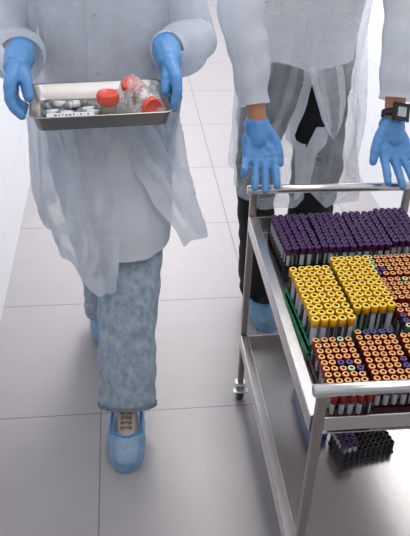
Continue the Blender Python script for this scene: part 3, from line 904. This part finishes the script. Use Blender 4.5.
# ---- person leaning on the trolley
O2 = Vector((0.56, 2.2, 0))
p2 = empty('person', O2, 0, 'person in sheer white coat and black trousers gripping the trolley handle', 'person')
C2 = (0.555, 1.97, 1.62)
hc, HV = head(p2, O2, C2, 0.35)
body = [((0.56, 2.22, 0.93), (0.557, 2.18, 1.12), (0.130, 0.066, 0.09), (0.125, 0.080, 0.09)),
        ((0.557, 2.18, 1.12), (0.555, 2.10, 1.32), (0.125, 0.088, 0.09), (0.155, 0.098, 0.09)),
        ((0.375, 2.07, 1.40), (0.735, 2.07, 1.40), 0.055, 0.055),
        ((0.555, 2.07, 1.40), (0.555, 2.01, 1.53), 0.064, 0.058),
        ((0.375, 2.07, 1.40), (0.328, 1.965, 1.23), 0.052, 0.043), ((0.328, 1.965, 1.23), (0.363, 1.820, 0.955), 0.043, 0.0275),
        ((0.735, 2.07, 1.40), (0.785, 1.965, 1.23), 0.052, 0.043), ((0.785, 1.965, 1.23), (0.750, 1.820, 0.950), 0.043, 0.0275),
        ((0.470, 2.22, 0.90), (0.443, 2.17, 0.50), 0.060, 0.048), ((0.443, 2.17, 0.50), (0.50, 2.26, 0.11), 0.048, 0.034), ((0.50, 2.26, 0.10), (0.508, 2.16, 0.05), 0.034, 0.026),
        ((0.645, 2.22, 0.90), (0.650, 2.17, 0.50), 0.064, 0.050), ((0.650, 2.17, 0.50), (0.66, 2.30, 0.11), 0.050, 0.034), ((0.66, 2.30, 0.10), (0.665, 2.20, 0.05), 0.034, 0.026)] + hc
blob('body', body, M['skin'], 0.010, 4, p2, O2)
make_head_parts(p2, O2, HV)
trouser_mb([[(0.49, 2.22, 1.06, 0.115), (0.475, 2.22, 0.88, 0.104), (0.446, 2.19, 0.72, 0.070), (0.442, 2.17, 0.56, 0.064), (0.468, 2.20, 0.30, 0.066), (0.492, 2.245, 0.09, 0.066)],
            [(0.63, 2.22, 1.06, 0.115), (0.642, 2.22, 0.88, 0.104), (0.650, 2.19, 0.72, 0.090), (0.650, 2.17, 0.56, 0.084), (0.650, 2.21, 0.30, 0.076), (0.66, 2.28, 0.09, 0.072)]],
           O2, M['blackcloth'], 0.006, 3.3).build('trousers', p2)
for toe, heel, sd in (((0.512, 2.085, 0), (0.500, 2.33, 0), 0.9), ((0.668, 2.13, 0), (0.655, 2.37, 0), 3.0)):
    sh, P = shoe(p2, O2, toe, heel, 1.0, M['blackshoe'], None, 0.10)
    cover(p2, O2, P, 1.0, sd)
gown('shirt', M['shirt'], 1.44, [(1.44, 0.555, 2.07, 0.155, 0.085), (1.25, 0.556, 2.12, 0.165, 0.10), (1.02, 0.558, 2.19, 0.165, 0.122), (0.9, 0.56, 2.20, 0.165, 0.13)],
     [(-100, 1.0), (-60, 1.02), (180, 1.04), (250, 1.03), (280, 1.0)], [(0.5, 0), (1.5, 0)], [(0.5, 0), (1.5, 0)], 0.004, p2, O2, seed=8)
def push2(th, z):
    t = th if th < 200 else th - 360
    k = max(0, 1 - abs(t + 75) / 40) * sm((0.98 - z) / 0.25)
    return (0.0, -0.035 * k, 0.0)
gown('lab_coat', M['coatthin'], 1.45,
     [(1.45, 0.555, 2.07, 0.17, 0.10), (1.30, 0.556, 2.105, 0.18, 0.118), (1.10, 0.56, 2.165, 0.19, 0.14), (0.95, 0.566, 2.185, 0.200, 0.155), (0.78, 0.568, 2.17, 0.205, 0.170), (0.60, 0.570, 2.16, 0.207, 0.180)],
     [(-90, 0.66), (-70, 0.60), (-20, 0.575), (30, 0.62), (90, 0.66), (150, 0.64), (200, 0.60), (235, 0.57), (262, 0.60), (275, 0.66)],
     [(0.60, -8), (0.74, -4), (0.82, 4), (0.855, 13), (0.92, 6), (1.0, 0)], [(0.58, 2), (0.70, 2), (0.80, 4), (0.835, 14), (0.86, 12), (0.93, 4), (1.0, 0)], 0.014, p2, O2, push2, seed=6.2, placket=4, pleats=[(0.955, 0.93, 0.35, 0.98, 0.020), (0.90, 0.84, 0.3, 0.985, 0.022), (0.10, 0.13, 0.35, 0.98, 0.026), (0.17, 0.19, 0.3, 0.98, 0.03)])
FLAP = [[(0.536, 1.985, 1.055), (0.58, 1.965, 1.061), (0.636, 1.985, 1.054)], [(0.55, 1.985, 1.002), (0.592, 1.965, 1.008), (0.65, 1.985, 1.001)], [(0.572, 1.985, 0.947), (0.608, 1.965, 0.953), (0.658, 1.985, 0.945)], [(0.594, 1.985, 0.89), (0.622, 1.965, 0.897), (0.656, 1.985, 0.889)], [(0.617, 1.985, 0.851), (0.63, 1.965, 0.859), (0.649, 1.985, 0.85)], [(0.636, 1.985, 0.827), (0.634, 1.965, 0.836), (0.645, 1.985, 0.827)]]
def flap_pt(u, v):
    k = min(int(v * 5), 4); t = v * 5 - k
    a, b = FLAP[k], FLAP[k + 1]
    L, Cc, Rr = [Vector(p).lerp(Vector(q), t) for p, q in zip(a, b)]
    p = L * (1 - u) ** 2 + Cc * 2 * u * (1 - u) + Rr * u * u
    return p + Vector((0, 0.006 * noise.noise(p * 30) + 0.004 * math.sin(9 * u + 5 * v), 0)) - O2
mb = MB(); mb.grid([[flap_pt(i / 16, j / 40) for i in range(17)] for j in range(41)], M['coatthin'])
fp = mb.build('coat_flap', p2)
for sl in ((0.0, 0.20), (0.80, 1.0)):
    mb = MB(); mb.grid([[flap_pt(sl[0] + (sl[1] - sl[0]) * i / 4, j / 40) - Vector((0, 0.004, 0)) for i in range(5)] for j in range(41)], M['coat'])
    mb.build('flap_edge', fp)
sleeve('coat_sleeve', M['sleeve'], [(0.395, 2.07, 1.43, 0.082), (0.338, 2.00, 1.31, 0.070), (0.325, 1.945, 1.23, 0.063), (0.340, 1.885, 1.12, 0.055), (0.3565, 1.829, 1.000, 0.0425)], p2, O2, folds=0.006, seed=3)
sleeve('coat_sleeve', M['sleeve'], [(0.72, 2.07, 1.43, 0.082), (0.775, 2.00, 1.31, 0.074), (0.785, 1.945, 1.23, 0.070), (0.770, 1.885, 1.12, 0.062), (0.753, 1.830, 1.008, 0.047)], p2, O2, folds=0.006, seed=9)
def grip(parent, wr, ks, tips, thumb):
    fing = []
    for (kx, kz, r), (tx, ty, tz) in zip(ks, tips):
        fing.append([((kx, 1.771, kz), r * 1.12), ((kx * 0.55 + tx * 0.45, 1.7475, kz * 0.5 + 0.5 * tz + 0.010), r), ((kx * 0.2 + tx * 0.8, 1.722, tz + 0.020), r * 0.97), ((tx, ty - 0.002, tz + 0.006), r * 0.90)])
    hand('glove', parent, O2, wr, (0.0375, 0.036, 0.033), fing, thumb, 0.0135)
grip(p2, ((0.363, 1.824, 0.942), (0.364, 1.817, 0.928), (0.364, 1.806, 0.908)),
     [(0.331, 0.866, 0.0108), (0.357, 0.860, 0.0114), (0.383, 0.860, 0.0118), (0.408, 0.866, 0.0118)],
     [(0.315, 1.722, 0.838), (0.347, 1.712, 0.803), (0.377, 1.711, 0.793), (0.408, 1.712, 0.806)],
     [((0.380, 1.812, 0.945), 0.019), ((0.410, 1.797, 0.910), 0.0155), ((0.422, 1.780, 0.880), 0.0128), ((0.425, 1.768, 0.852), 0.0110)])
grip(p2, ((0.750, 1.824, 0.936), (0.750, 1.817, 0.922), (0.751, 1.806, 0.904)),
     [(0.722, 0.866, 0.0122), (0.750, 0.860, 0.0120), (0.777, 0.860, 0.0116), (0.802, 0.866, 0.0108)],
     [(0.722, 1.712, 0.808), (0.766, 1.711, 0.796), (0.798, 1.712, 0.804), (0.826, 1.722, 0.835)],
     [((0.732, 1.812, 0.945), 0.019), ((0.708, 1.797, 0.910), 0.0155), ((0.696, 1.780, 0.880), 0.0132), ((0.691, 1.768, 0.850), 0.0112)])

# wristwatch
wa = Vector((0.7500, 1.8235, 0.9690)); wd = Vector((-0.035, -0.143, -0.24)).normalized()
watch = empty('wristwatch', wa, 0, 'black digital wristwatch with pale screen on a wrist at the right edge', 'watch')
fx = Vector((0, -1, 0)); fx = (fx - wd * fx.dot(wd)).normalized(); fy = wd.cross(fx)
fx = (fx * math.cos(0.1) + Vector((1, 0, 0)) * math.sin(0.1)); fx = (fx - wd * fx.dot(wd)).normalized(); fy = wd.cross(fx)
mb = MB()
rows = []
for k in range(41):
    a = 2 * PI * k / 40
    e = fx * math.cos(a) + fy * math.sin(a)
    hw = 0.0085 + 0.003 * max(0, math.cos(a))
    rows.append([e * 0.0335 - wd * hw, e * 0.0352 - wd * hw, e * 0.0352 + wd * hw, e * 0.0335 + wd * hw, e * 0.0335 - wd * hw])
mb.grid(rows, M['watchblack']); mb.build('strap', watch)
rot = Matrix((fy, wd, fx)).transposed()
mb = MB(); c = fx * 0.0375
mb.box([c[i] - s for i, s in enumerate((0.022, 0.0225, 0.0050))], [c[i] + s for i, s in enumerate((0.022, 0.0225, 0.0050))], M['watchblack'], 0.003, rot=rot)
case = mb.build('case', watch)
mb = MB(); c = fx * 0.0428
mb.box([c[i] - s for i, s in enumerate((0.0130, 0.0130, 0.0006))], [c[i] + s for i, s in enumerate((0.0130, 0.0130, 0.0006))], M['lcd'], 0, rot=rot)
mb.build('screen', case)
